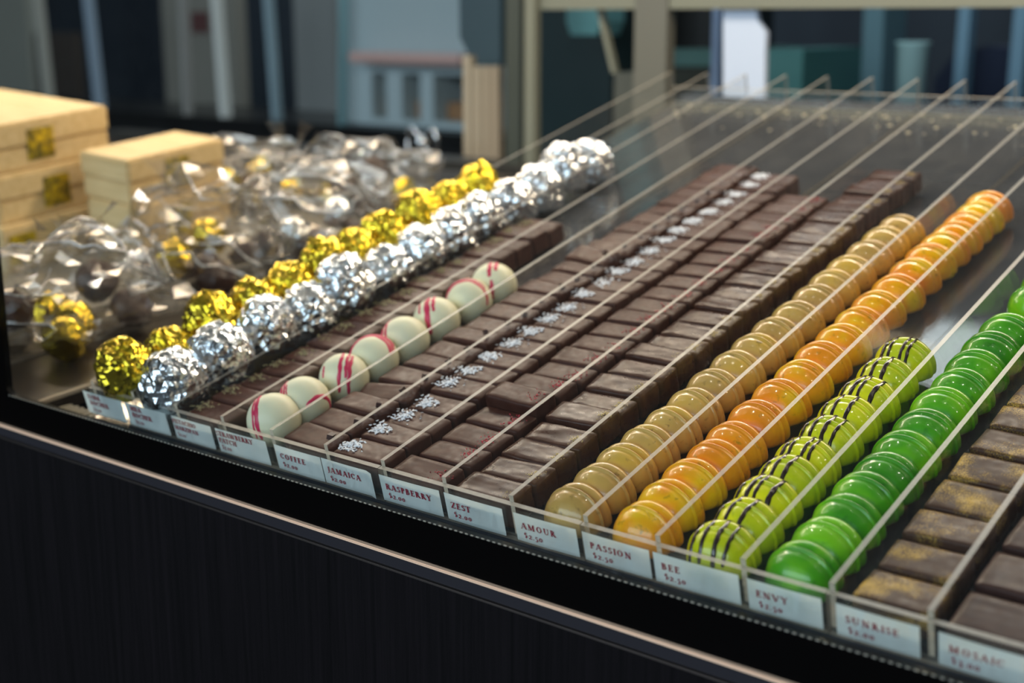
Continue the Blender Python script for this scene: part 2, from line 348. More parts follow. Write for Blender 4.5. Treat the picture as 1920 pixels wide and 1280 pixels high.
def text(bm, s, x, z, h, y, track=1.06, squeeze=1.0):
    for ch in s:
        adv, st = GL[ch]
        for k in st:
            if k[0] == 'l': pts = [(k[1], k[2], k[5]), (k[3], k[4], k[5])]
            else:
                _, cx, cy, rx, ry, a0, a1, w0, w1 = k; n = max(4, int(abs(a1 - a0) / 24)); pts = []
                for i in range(n + 1):
                    an = math.radians(a0 + (a1 - a0) * i / n)
                    pts.append((cx + (rx - w1 / 2 * .6) * math.cos(an), cy + ry * math.sin(an) * .94, w0 + (w1 - w0) * abs(math.cos(an)) ** 1.5))
            for (xa, ya, wa), (xb, yb, wb) in zip(pts, pts[1:]):
                d = Vector((xb - xa, yb - ya)); 
                if d.length < 1e-6: continue
                d.normalize(); nx, ny = -d.y, d.x
                q = [(xa + nx * wa / 2, ya + ny * wa / 2), (xa - nx * wa / 2, ya - ny * wa / 2), (xb - nx * wb / 2, yb - ny * wb / 2), (xb + nx * wb / 2, yb + ny * wb / 2)]
                bm.faces.new([bm.verts.new((x + u * h * squeeze, y, z + w * h)) for u, w in q])
        x += adv * h * track * squeeze
    return x
cards = [('DARK ROCHER', -.0090, .0315), ('MILK ROCHER', .0346, .0750), ('PISTACHIO MARZIPAN', .0800, .1165), ('STRAWBERRY PATCH', .1204, .1644),
         ('COFFEE', .1707, .2078), ('JAMAICA', .2083, .2475), ('RASPBERRY', .2515, .2935), ('ZEST', .2963, .3338), ('AMOUR', .3407, .3780),
         ('PASSION', .3810, .4178), ('BEE', .4198, .4630), ('ENVY', .4668, .5012), ('SUNRISE', .5072, .5425), ('MOSAIC', .5498, .5860)]
price = ['$2.00'] * 8 + ['$2.50'] * 4 + ['$2.00', '$3.00']
for i, (w, x0, x1) in enumerate(cards):
    c = empty('price_card', MT @ Matrix.Translation(((x0 + x1) / 2, -0.0036, -0.0225)) @ Matrix.Rotation(math.radians(random.uniform(-.8, .8)), 4, 'Y'))
    tag(c, 'pale card printed %s %s on the front rail' % (w, price[i]), 'price card', 'price cards along the front rail')
    hw = (x1 - x0) / 2
    bm = bmesh.new(); r = 8
    g0 = [[bm.verts.new((-hw + 2 * hw * a / r, -0.0004 - 0.0004 * math.sin(a / r * 2.6) - (0.0016 * max(0, a / r - .9) * 10 if i == 5 else 0), 0.0008 + zz)) for a in range(r + 1)] for zz in (0, 0.0156)]
    for a in range(r): bm.faces.new((g0[0][a], g0[0][a + 1], g0[1][a + 1], g0[1][a]))
    bmesh.ops.solidify(bm, geom=bm.faces[:], thickness=0.0003)
    cd = mk('card', bm, M['card'], c)
    bm = bmesh.new(); yt = -0.00122
    words = w.split()
    h = 0.0034
    lx = -hw + 0.0042
    if len(words) == 1:
        sq = min(1.16, (2 * hw - .0062) / (sum(GL[q][0] for q in w) * h * 1.2))
        text(bm, w, lx, 0.0088, h, yt, 1.2, sq)
        text(bm, price[i], lx + .0008, 0.0036, h * .98, yt, 1.14, 1.18)
    else:
        h = 0.0032 if i != 2 else 0.0028
        x_l = lx + .001 if i < 2 else -hw + .0012
        for k, wd in enumerate(words):
            sq = min(1.16, (2 * hw - .003) / (sum(GL[q][0] for q in wd) * h * 1.06))
            text(bm, wd, x_l + .0008 * k, 0.0122 - k * .0044, h, yt, 1.06, sq)
        text(bm, price[i], x_l + .002, 0.0034, h * .95, yt)
    mk('lettering', bm, M['ink'], cd)

# ------------------------------------------------------------------ toppings
def flakes(n, sx, sy, size, mat, name, flat_=.4, long_=1.0):
    bm = bmesh.new()
    for _ in range(n):
        a, b = random.gauss(0, .42) * sx, random.gauss(0, .42) * sy
        s = size * random.uniform(.5, 1.25)
        r = bmesh.ops.create_cube(bm, size=1.0)['verts']
        mtx = Matrix.Translation((a, b, random.uniform(0, size * .7))) @ Euler((random.uniform(-.5, .5), random.uniform(-.5, .5), random.uniform(0, 6.3))).to_matrix().to_4x4() @ Matrix.Diagonal((s * long_ * random.uniform(.7, 1.3), s * .7, s * flat_, 1))
        for v in r: v.co = mtx @ (v.co + Vector((random.uniform(-.15, .15), random.uniform(-.15, .15), 0)))
    return mk(name, bm, mat, link=False)
BW, BH = 0.0189, 0.0150
def bar_protos(matk, tops, n=4, L=0.0368, W=BW, H=BH, rr=.0017, amp=.0006):
    out = []
    for k in range(n):
        o = mk('chocolate_bar', rbox(L + random.uniform(-.0008, .0004), W, H + random.uniform(-.0007, .0007), rr, 6, seed=random.random() * 50, amp=amp), matk, smooth=True, link=False)
        out.append((o, tops[k % len(tops)] if tops else None))
    return out
def place_bars(col, y0, y1, pitch, protos, topname, toppos, desc, label_word, group, xoff=0.0, jit=3.2, skip=(), H=BH):
    n = int(round((y1 - y0) / pitch)); xc = (XS[col] + XS[col + 1]) / 2 + xoff
    for i in range(n):
        pr, tp = protos[random.randrange(len(protos))]
        o = pr.copy(); COL.objects.link(o)
        y = y0 + (y1 - y0) * i / n + pitch * .5 + random.uniform(-.0006, .0006)
        tl = random.uniform(-jit, jit); lift = 0.0002 + abs(math.sin(math.radians(tl))) * BW / 2 + (random.random() ** 4) * .0022
        if i in skip: tl += skip[i][0]; lift += skip[i][1]
        o.matrix_world = MT @ Matrix.Translation((xc + random.uniform(-.0007, .0007), y, fz(y) + lift)) @ Euler((math.radians(tl), math.radians(random.uniform(-.8, .8)), math.radians(random.uniform(-2.6, 2.6) + (skip[i][2] if i in skip else 0)))).to_matrix().to_4x4() @ Matrix.Diagonal((1, random.uniform(.97, 1.03), 1, 1))
        tag(o, '%s, %s from the %s card' % (desc, ordn(i, n), label_word), 'chocolate', group)
        if tp:
            q = tp.copy(); COL.objects.link(q); q.parent = o
            q.matrix_basis = Matrix.Translation((toppos[0] + random.uniform(-.0012, .0012), toppos[1] + random.uniform(-.002, .002), H + .0002)) @ Matrix.Rotation(random.uniform(-.5, .5), 4, 'Z')
            q['kind'] = 'stuff'
def tops(n, sx, sy, size, mat, name, k=4, **kw): return [flakes(n, sx, sy, size, mat, name, **kw) for _ in range(k)]
# pistachio, coffee, sugared, raspberry, zest bars
place_bars(2, 0.002, 0.345, .0202, bar_protos(M['choc'], tops(50, .0080, .0070, .0010, M['pist'], 'pistachio_crumbs')), 'p', (-.010, 0), 'dark chocolate bar with green nut crumbs', 'PISTACHIO MARZIPAN', 'pistachio chocolate bars')
cb = tops(1, .0006, .001, .0042, M['bean'], 'coffee_bean_piece', flat_=.7) + tops(3, .0022, .0022, .0024, M['bean'], 'coffee_bean_piece', flat_=.8)
place_bars(4, 0.004, 0.497, .0196, bar_protos(M['choc'], cb), 'c', (.0125, 0), 'dark chocolate bar topped with a coffee bean piece', 'COFFEE', 'coffee chocolate bars', skip={3: (6, .001, 14), 5: (-5, .0005, 0), 14: (9, .003, -6), 15: (5, .001, 5)})
place_bars(5, 0.001, 0.482, .0198, bar_protos(M['choc'], tops(84, .0085, .0070, .00105, M['sugar'], 'sugar_crystals', long_=1.7)), 's', (-.0105, 0), 'dark chocolate bar with white sugar crystals', 'JAMAICA', 'sugared chocolate bars')
place_bars(6, 0.001, 0.444, .0197, bar_protos(M['choc'], tops(44, .0066, .0075, .0008, M['rasp'], 'raspberry_crumbs')), 'r', (.0105, 0), 'dark chocolate bar with red raspberry crumbs', 'RASPBERRY', 'raspberry chocolate bars', skip={4: (3, .0045, 0), 5: (0, .001, 0)})
place_bars(7, 0.001, 0.512, .0200, bar_protos(M['choc_wavy'], tops(80, .0042, .0055, .00045, M['zest'], 'gold_specks')), 'z', (.0125, 0), 'glossy dark chocolate bar with gold specks', 'ZEST', 'zest chocolate bars', skip={4: (-2, .003, 0), 8: (0, .002, 0)})
place_bars(12, 0.004, 0.40, .0262, bar_protos(M['choc_gold'], None, 4, .0345, .0225, .0125, .0012, .0004), 'g', (0, 0), 'square dark chocolate slab brushed with gold dust', 'SUNRISE', 'gold dusted chocolate slabs', jit=4.5, H=.0125, xoff=.001)
place_bars(13, 0.002, 0.16, .0300, bar_protos(M['choc_mosaic'], None, 3, .0350, .0270, .0125, .0014, .0005), 'm', (0, 0), 'plain reddish dark chocolate slab', 'MOSAIC', 'plain dark chocolate slabs', jit=3, H=.0125)

# ------------------------------------------------------------------ domed bonbons
R = 0.0168
def dome_profile():
    p = [(0, -.0096), (R * .70, -.0096), (R * .86, -.0088), (R * .95, -.0074), (R * .985, -.0054), (R * .96, -.0036), (R * .90, -.0024), (R * .86, -.0016), (R * .875, -.0009), (R * .98, -.0003), (R * 1.005, .0002), (R * .995, .0008), (R * .945, .0011), (R * .925, .0016)]
    for i in range(1, 15):
        a = math.radians(6 + 84 * i / 14)
        rr = R * .955 * math.cos(a); zz = .0011 + .0132 * math.sin(a)
        if i == 3: rr *= .985
        p.append((max(rr, 0), zz))
    p[-1] = (0, p[-1][1]); return p
def dome_mesh(name, mat):
    bm = bmesh.new(); lathe(bm, dome_profile(), 56)
    for v in bm.verts:
        if v.co.y < 0: v.co.y = -.0062 * (abs(v.co.y) / R) ** .75
    bmesh.ops.recalc_face_normals(bm, faces=bm.faces[:])
    return mk(name, bm, mat, smooth=True, link=False)
def drizzle(xs, w, mat, name, rad=R * 1.012, y0=-1.0, y1=0.75):
    """stripes running over the shell in planes of roughly constant x"""
    bm = bmesh.new()
    for x0, sl, a0, a1, ww in xs:
        pts = []; rw = []
        for i in range(26):
            a = math.radians(a0 + (a1 - a0) * i / 25)
            x = x0 + sl * math.cos(a) * .6 + .0001 * math.sin(i * .7 + x0 * 900)
            r2 = math.sqrt(max(rad * rad - x * x, 1e-8))
            y = r2 * -math.cos(a); z = r2 * math.sin(a) * (.0142 / R) + .0004
            rr = math.hypot(x, y)
            if z < .0004: z = .0004
            pts.append(Vector((x, y, z))); rw.append(ww * (.3 if i == 0 else .95 + .08 * math.sin(i * .8 + x0 * 500)))
        for zz in (-.003, -.0062, -.0088):
            pts.append(Vector((pts[25].x, math.sqrt(max((rad * (.99 if zz > -.008 else .9)) ** 2 - pts[25].x ** 2, 1e-8)), zz))); rw.append(ww * .8)
        # flat ribbon
        L = []; Rr = []
        for i, p_ in enumerate(pts):
            nrm = Vector((p_.x, p_.y, p_.z)).normalized(); d = (pts[min(i + 1, len(pts) - 1)] - pts[max(i - 1, 0)]).normalized(); s = d.cross(nrm).normalized()
            L.append((p_ + s * rw[i] - nrm * .0004, p_ + s * rw[i] * .5 + nrm * .00025, p_ - s * rw[i] * .5 + nrm * .00025, p_ - s * rw[i] - nrm * .0004))
        vv = [[bm.verts.new(c) for c in q] for q in L]
        for a_, b_ in zip(vv, vv[1:]):
            for k in range(3): bm.faces.new((a_[k], b_[k], b_[k + 1], a_[k + 1]))
    bmesh.ops.recalc_face_normals(bm, faces=bm.faces[:])
    return mk(name, bm, mat, smooth=True, link=False)
def place_domes(col, ys, mat, xoff, desc, word, group, stripes=None, lean=86, hgt=.0050, sq=1.0, yaw=0):
    ys = [max(y - .006, .0155 + .0212 * i) if i < 4 else y - .006 for i, y in enumerate(ys)]; pr = dome_mesh('domed_bonbon', mat); n = len(ys); xc = (XS[col] + XS[col + 1]) / 2 + xoff
    for i, y in enumerate(ys):
        o = pr.copy(); COL.objects.link(o)
        l = math.radians(lean + random.uniform(-4, 2))
        o.matrix_world = MT @ Matrix.Translation((xc + random.uniform(-.0008, .0008), y, fz(y) + hgt + .0016)) @ Euler((l, math.radians(random.uniform(-1.5, 1.5)), math.radians(random.uniform(-5, 5) + yaw))).to_matrix().to_4x4() @ Matrix.Diagonal((1, sq, 1, 1))
        tag(o, '%s, %s from the %s card' % (desc, ordn(i, n), word), 'bonbon', group)
        if stripes:
            q = stripes[i % len(stripes)].copy(); COL.objects.link(q); q.parent = o; q.matrix_basis = Matrix.Identity(4)
tan_y = [y + .026 for y in (-.006, .013, .034, .058, .081, .104, .128, .153, .177, .201, .226, .253, .277, .302, .330, .356, .379)]
org_y = [y + .021 for y in (-.002, .016, .039, .061, .084, .109, .135, .160, .185, .210, .235, .260, .287, .314, .340, .362, .382, .402, .422, .442)]
bee_y = [y + .019 for y in (-.002, .016, .038, .062, .085, .109, .132, .155, .180, .206)]
grn_y = [y + .019 for y in (-.002, .016, .039, .062, .086, .109, .133, .158, .181, .205, .229, .254, .30, .325)]
place_domes(8, tan_y, M['tan'], .0038, 'glossy tan domed bonbon', 'AMOUR', 'tan domed bonbons')
place_domes(9, org_y, M['orange'], .0016, 'glossy orange domed bonbon', 'PASSION', 'orange domed bonbons')
bs = []
for k in range(5):
    xs_ = [(x + random.uniform(-.0012, .0012), random.uniform(-.003, .003), random.uniform(92, 116), random.uniform(176, 178), random.uniform(.0009, .0015)) for x in (-.0105, -.0045, .0015, .0068)]
    if k % 2: xs_ = xs_[:3]
    bs.append(drizzle(xs_, 0, M['dark_stripe'], 'chocolate_stripes', R * 1.0))
place_domes(10, bee_y, M['bee'], .0010, 'yellow-green domed bonbon with dark stripes', 'BEE', 'striped yellow-green bonbons', bs)
place_domes(11, grn_y, M['green'], -.0010, 'glossy green domed bonbon', 'ENVY', 'green domed bonbons')

# strawberry: white spheres, cut flat below
RS = 0.0156
def sphere_cut():
    bm = bmesh.new(); pr = [(0, -.0132), (.0075, -.0132)]
    for i in range(22):
        a = math.radians(-54 + 144 * i / 21); pr.append((max(RS * math.cos(a), 0), RS * math.sin(a)))
    pr[-1] = (0, RS); lathe(bm, pr, 48); bmesh.ops.recalc_face_normals(bm, faces=bm.faces[:])
    return mk('white_bonbon', bm, M['white'], smooth=True, link=False)
def red(paths):
    """drizzle lines: arcs cut from the sphere by planes (normal azimuth, elevation, offset, from, to, width)"""
    bm = bmesh.new()
    for (az, el, d, t0, t1, w) in paths:
        az, el = math.radians(az), math.radians(el)
        n = Vector((math.cos(el) * math.sin(az), -math.cos(el) * math.cos(az), math.sin(el))); u = (Vector((0, 0, 1)) - n * n.z).normalized(); q = n.cross(u)
        N = 22; rr = math.sqrt(1 - d * d); vv = []
        for i in range(N + 1):
            t = math.radians(t0 + (t1 - t0) * i / N); dd = d + .012 * math.sin(i * .8 + az * 5)
            p_ = (n * dd + (u * math.cos(t) + q * math.sin(t)) * rr).normalized()
            ww = 1.2 * w * (.25 + .75 * math.sin(math.pi * (i + .5) / (N + 1)) ** .35) * (1 + .12 * math.sin(i * 1.3 + az * 9))
            sd = (n - p_ * p_.dot(n)).normalized()
            vv.append([bm.verts.new(p_ * (RS - .0001) + sd * ww), bm.verts.new(p_ * (RS + .0003) + sd * ww * .5), bm.verts.new(p_ * (RS + .0003) - sd * ww * .5), bm.verts.new(p_ * (RS - .0001) - sd * ww)])
        for a_, b_ in zip(vv, vv[1:]):
            for k in range(3): bm.faces.new((a_[k], b_[k], b_[k + 1], a_[k + 1]))
    bmesh.ops.recalc_face_normals(bm, faces=bm.faces[:])
    return mk('red_stripes', bm, M['red_stripe'], smooth=True, link=False)
# azimuth 0 = towards the front rail, + = towards the right of the case
reds = [
    [(123, 4, -.50, -20, 105, .0008), (123, 6, -.32, -20, 105, .0013), (123, 8, -.24, -20, 40, .0008)],
    [(123, 14, -.50, -40, 85, .0011), (123, 14, -.34, -40, 70, .0008), (82, -12, .80, -120, 50, .0012), (123, 14, -.22, 10, 40, .0005)],
    [(123, -8, -.02, -20, 95, .0011), (123, -8, .22, -20, 60, .0010), (123, -10, .34, -10, 100, .0011), (123, -6, -.70, 20, 60, .0009)],
    [(33, 40, .56, -95, 95, .0015), (33, 42, .44, -90, 80, .0007), (33, 44, .34, -85, 70, .0009), (33, 46, .24, -70, 60, .0006)],
    [(110, 26, -.52, -20, 70, .0011), (110, 26, -.36, -30, 60, .0008), (110, 26, -.16, -30, 55, .0011)],
    [(123, 6, -.16, -30, 100, .0017), (123, 6, -.52, 0, 42, .0009), (123, 10, .18, -20, 45, .0011)],
    [(30, 26, .46, -105, 105, .0013), (30, 30, .36, -60, 60, .0006)],
    [(123, -6, -.10, -20, 48, .0013), (123, -6, .16, -20, 30, .0013), (123, -4, .02, 56, 105, .0012)],
]
sp = sphere_cut(); st_y = [.0203, .0437, .0782, .1057, .1348, .1673, .2003, .2282]
st_d = ['three vertical red stripes', 'a red hook shape on its side', 'two long vertical red stripes', 'a broad red arch across its top', 'slanting red lines on its shoulder',
        'one thick red stripe down its middle', 'a single thin red arc around its top', 'paired short red stripes']
for i, y in enumerate(st_y):
    o = sp.copy(); COL.objects.link(o)
    o.matrix_world = MT @ Matrix.Translation((.1452 + random.uniform(-.0007, .0007), y, fz(y) + .0136)) @ Euler((random.uniform(-.05, .05), random.uniform(-.05, .05), 0)).to_matrix().to_4x4() @ Matrix.Diagonal((random.uniform(.98, 1.03),) * 3 + (1,))
    tag(o, 'white bonbon with %s, %s in its row' % (st_d[i], ordn(i, 8)), 'bonbon', 'white bonbons with red stripes')
    q = red(reds[i]); COL.objects.link(q); q.parent = o

# ------------------------------------------------------------------ foil wrapped rochers
def foil_ball(rad, seed, mat, name='foil_truffle', sub=4, up=1.0):
    bm = bmesh.new(); bmesh.ops.create_icosphere(bm, subdivisions=sub, radius=1.0); off = Vector((seed * 3.7, seed * 1.9, seed * .7))
    for v in bm.verts:
        n = v.co.normalized()
        a = noise.noise(n * 1.6 + off) * .10
        c, _ = noise.voronoi(n * 3.4 + off)[0], 0
        b = (c[1] - c[0]) * .17 - .04
        d = noise.voronoi(n * 8 + off)[0]; b2 = (d[1] - d[0]) * .075
        v.co = n * rad * (1 + a + b + b2)
        if v.co.z < -rad * .6: v.co.z = -rad * .6 + (v.co.z + rad * .6) * .3
        v.co.z *= up
    return mk(name, bm, mat, link=False)
gold_p = [foil_ball(.0192, k + 1, M['gold'], up=1.05) for k in range(4)]
silv_p = [foil_ball(.0205, k + 11, M['silver']) for k in range(4)]
sil_y = [.0170, .0561, .0969, .1344, .1700, .2147, .2513, .2880, .3230, .3600, .3980, .4330, .4700]
sil_h = [.0249, .0265, .0300, .0240, .0310, .0229, .0262, .0262, .0270, .0270, .0270, .0330, .0260]
gld_y = [.0144, .0490, .0863, .1231, .1581, .1924, .2243, .2579, .2988, .3361, .3700]
gld_h = [.0290, .0240, .0320, .0275, .0265, .0320, .0285, .0310, .0345, .0290, .0330]
for k, (ys, hs, pr, xc, nm, wd) in enumerate(((sil_y, sil_h, silv_p, .0600, 'silver', 'MILK ROCHER'), (gld_y, gld_h, gold_p, .0180, 'gold', 'DARK ROCHER'))):
    for i, (y, h) in enumerate(zip(ys, hs)):
        o = pr[i % 4].copy(); COL.objects.link(o)
        s = 1.0 if k == 0 else 1.0 - (.12 if i in (1,) else 0)
        if k == 0 and i in (0, 1, 4): s = 1.05
        o.matrix_world = MT @ Matrix.Translation((xc + random.uniform(-.001, .001), y, fz(y) + max(h - .004 - y * .018, .0135) + .001)) @ Euler((random.uniform(-.25, .25), random.uniform(-.25, .25), random.uniform(0, 6.28))).to_matrix().to_4x4() @ Matrix.Diagonal((s, s, s * 1.12, 1))
        tag(o, 'round truffle in crumpled %s foil, %s from the %s card' % (nm, ordn(i, len(ys)), wd), 'truffle', '%s foil truffles' % nm)

# ------------------------------------------------------------------ the case
case = empty('display_case', loc=(0, 0, Z0))
tag(case, 'black glass-fronted display case holding the sloping chocolate trays', 'display case')
def cb_(name, x0, x1, y0, y1, z0, z1, mat, bev=0): return boxobj(name, x0, x1, y0, y1, z0, z1, mat, case, bev)
XL, XR = -1.2, 1.15
bm = bmesh.new(); box(bm, -0.0745, XR, -.016, -.012, -.0185, .42); fg = mk('front_glass', bm, M['glass'], case)
bm = bmesh.new(); box(bm, XL, XR, -.0164, -.0116, -.0395, -.0185)
# left frit with a rounded inner corner
rr = .007; pts = [(-.0745, .30), (-.0745, -.0185 + rr)]
for i in range(1, 8):
    a = math.radians(180 + 90 * i / 8); pts.append((-.0745 + rr + rr * math.cos(a), -.0185 + rr + rr * math.sin(a)))
pts += [(-.0745 + rr, -.0186), (-.13, -.0186), (-.13, .30)]
f0 = bm.faces.new([bm.verts.new((x, -.0164, z)) for x, z in pts])
r = bmesh.ops.extrude_face_region(bm, geom=[f0]); bmesh.ops.translate(bm, vec=(0, .0048, 0), verts=[v for v in r['geom'] if isinstance(v, bmesh.types.BMVert)])
bmesh.ops.recalc_face_normals(bm, faces=bm.faces[:])
mk('black_glass_border', bm, M['black_enamel'], fg)
bm = bmesh.new(); x = -.072
while x < .64:
    box(bm, x, x + .0016, -.0167, -.0163, -.01845, -.0179); x += .0034
mk('border_dots', bm, flat('pale_dots', (150, 146, 134), .4), fg)
cb_('steel_trim', XL, XR, -.0185, -.0115, -.0416, -.0400, M['steel'], .0005)
cb_('rubber_gasket', XL, XR, -.0165, -.0110, -.0490, -.0416, M['black_soft'], .001)
cb_('lower_trim', XL, XR, -.0178, -.0110, -.0502, -.0490, M['steel_dull'], .0003)
cb_('front_panel', XL, XR, -.0168, .004, -Z0, -.0502, M['wood_black'])
cb_('side_panel', XL - .02, XL, -.0168, .95, -Z0, -.06, M['wood_black'])
cb_('side_panel', XR, XR + .02, -.0168, .95, -Z0, -.06, M['wood_black'])
# sloping deck below the trays
bm = bmesh.new()
for (y, z) in ((-.001, -H0 - .0032), (LEN + .03, -H0 - KF * (LEN + .03) - .0032)): pass
A = [Vector((x, y, -H0 - KF * y - .0028)) for x, y in ((-.005, -.004), (XR, -.004), (XR, .74), (-.005, .74))]
B = [v - Vector((0, 0, .012)) for v in A]; rot = Matrix.Rotation(TILT, 3, 'X')
va = [bm.verts.new(rot @ v) for v in A]; vb = [bm.verts.new(rot @ v) for v in B]
bm.faces.new(va); bm.faces.new(vb[::-1])
for i in range(4): bm.faces.new((va[i], vb[i], vb[(i + 1) % 4], va[(i + 1) % 4]))
mk('sloping_deck', bm, M['deck'], case)
# left deck, gently sloped
DS = .085
def dz(y): return -.0255 + DS * y
bm = bmesh.new()
A = [Vector((x, y, dz(y))) for x, y in ((XL, -.008), (-.062, -.008), (-.062, .78), (XL, .78))]; B = [v - Vector((0, 0, .01)) for v in A]
va = [bm.verts.new(v) for v in A]; vb = [bm.verts.new(v) for v in B]
bm.faces.new(va); bm.faces.new(vb[::-1])
for i in range(4): bm.faces.new((va[i], vb[i], vb[(i + 1) % 4], va[(i + 1) % 4]))
mk('left_deck', bm, M['deck_brown'], case)
bm = bmesh.new()
for (xa, xb, ya, yb, zt, mi) in ((-.0640, -.0610, -.006, .75, .0016, 0),): 
    vs = box(bm, xa, xb, ya, yb, -.001, zt)
    for v in vs: v.co.z += dz(v.co.y)
mk('deck_edge_strip', bm, flat('pale_strip', (176, 160, 138), .4), case)
bm = bmesh.new(); box(bm, XL, XR, -.008, .93, -.062, -.05); mk('case_floor', bm, flat('case_floor', (60, 54, 48), .5), case)
bm = bmesh.new()
for i in range(14): box(bm, -.058 + i * .0065, -.055 + i * .0065, .0, .02, -.05, -.030)
mk('air_vent', bm, flat('pale_vent', (170, 160, 140), .5), case)
# lamp bars inside the case, above the picture
lamp_spots = []
for y, z in ((.10, .45), (.62, .50)):
    cb_('lamp_bar', XL, XR, y - .015, y + .015, z, z + .02, M['steel_dull'], .002)
M['rear_frame'] = flat('grey_green_frame', (128, 128, 112), .45)
def at_l(u, v, Y):
    p = at(u, v, Y); p.z -= Z0; return p
def rear_bar(name, u0, u1, v0, v1, Y, th, mat):
    a, b = at_l(u0, v0, Y), at_l(u1, v1, Y)
    return cb_(name, min(a.x, b.x), max(a.x, b.x), Y, Y + th, min(a.z, b.z), max(a.z, b.z), mat)
rear_bar('rear_post', 948, 975, -260, 420, .86, .012, flat('dark_frame', (70, 74, 66), .4))
rear_bar('rear_post', 984, 1001, -260, 420, .85, .012, M['rear_frame'])
rear_bar('rear_post', 1196, 1240, -260, 440, .857, .018, flat('grey_post', (108, 106, 96), .4))
rear_bar('rear_rail', 1001, 1990, -10, 13, .86, .012, M['rear_frame'])
SILL = at_l(792, 292, .87).z
cb_('rear_sill', XL, XR, .84, .90, SILL - .03, SILL, flat('rear_sill', (50, 48, 44), .4))

# ------------------------------------------------------------------ kraft boxes
Rb = Matrix(((.9970, -.0587, 0), (.0550, .9936, 0), (-.068, .0966, 1))).to_3x3()
def kraft_box(corner, lx, ly, h, label, lab_uv, dark=False, rotz=0):
    """corner = world position of the back right top corner"""
    e = empty('wooden_box'); ex = Vector((.9966, .0550, -.0680)).normalized(); ey = Vector((-.0587, .9936, .0966)).normalized()
    ez = ex.cross(ey).normalized(); ey = ez.cross(ex)
    mw = Matrix((ex, ey, ez)).transposed().to_4x4(); mw.translation = corner; e.matrix_world = mw
    tag(e, label, 'box', 'stacked pale wooden boxes')
    s = h * .52
    boxobj('lid', -lx, 0, -ly, 0, -s + .0008, 0, M['kraft'], e, .002)
    bb = boxobj('box_body', -lx + .001, -.001, -ly + .001, -.001, -h + .001, -s, M['kraft'], e, .002)
    p = atx(lab_uv[0], lab_uv[1], corner.x); yl = max(-ly + .02, min(-.015, (p - corner).dot(ey))); zl = -h * .5
    boxobj('gold_seal', -.0008, .0006, yl - .0145, yl + .0145, zl - .0145, zl + .0145, M['goldlabel'], bb)
    return e
c1 = atz(201, 198, .140); hb = .0460
kraft_box(c1, .19, .135, hb, 'pale wooden box with gold seal, top of the left stack', (72, 258))
kraft_box(c1 + Vector((.004, .001, -hb)), .19, .135, hb, 'pale wooden box with gold seal, middle of the left stack', (102, 337))
kraft_box(c1 + Vector((.010, .000, -2 * hb)), .19, .135, hb, 'pale wooden box, bottom of the left stack behind the bags', (20, 420))
c2 = atz(420, 260, .108)
kraft_box(c2, .07, .120, .044, 'pale wooden box with dark seal, on top beside the taller stack', (328, 300))
kraft_box(c2 + Vector((.005, .002, -.044)), .07, .120, .044, 'pale wooden box under the lower stack, half hidden by cellophane bags', (330, 370))

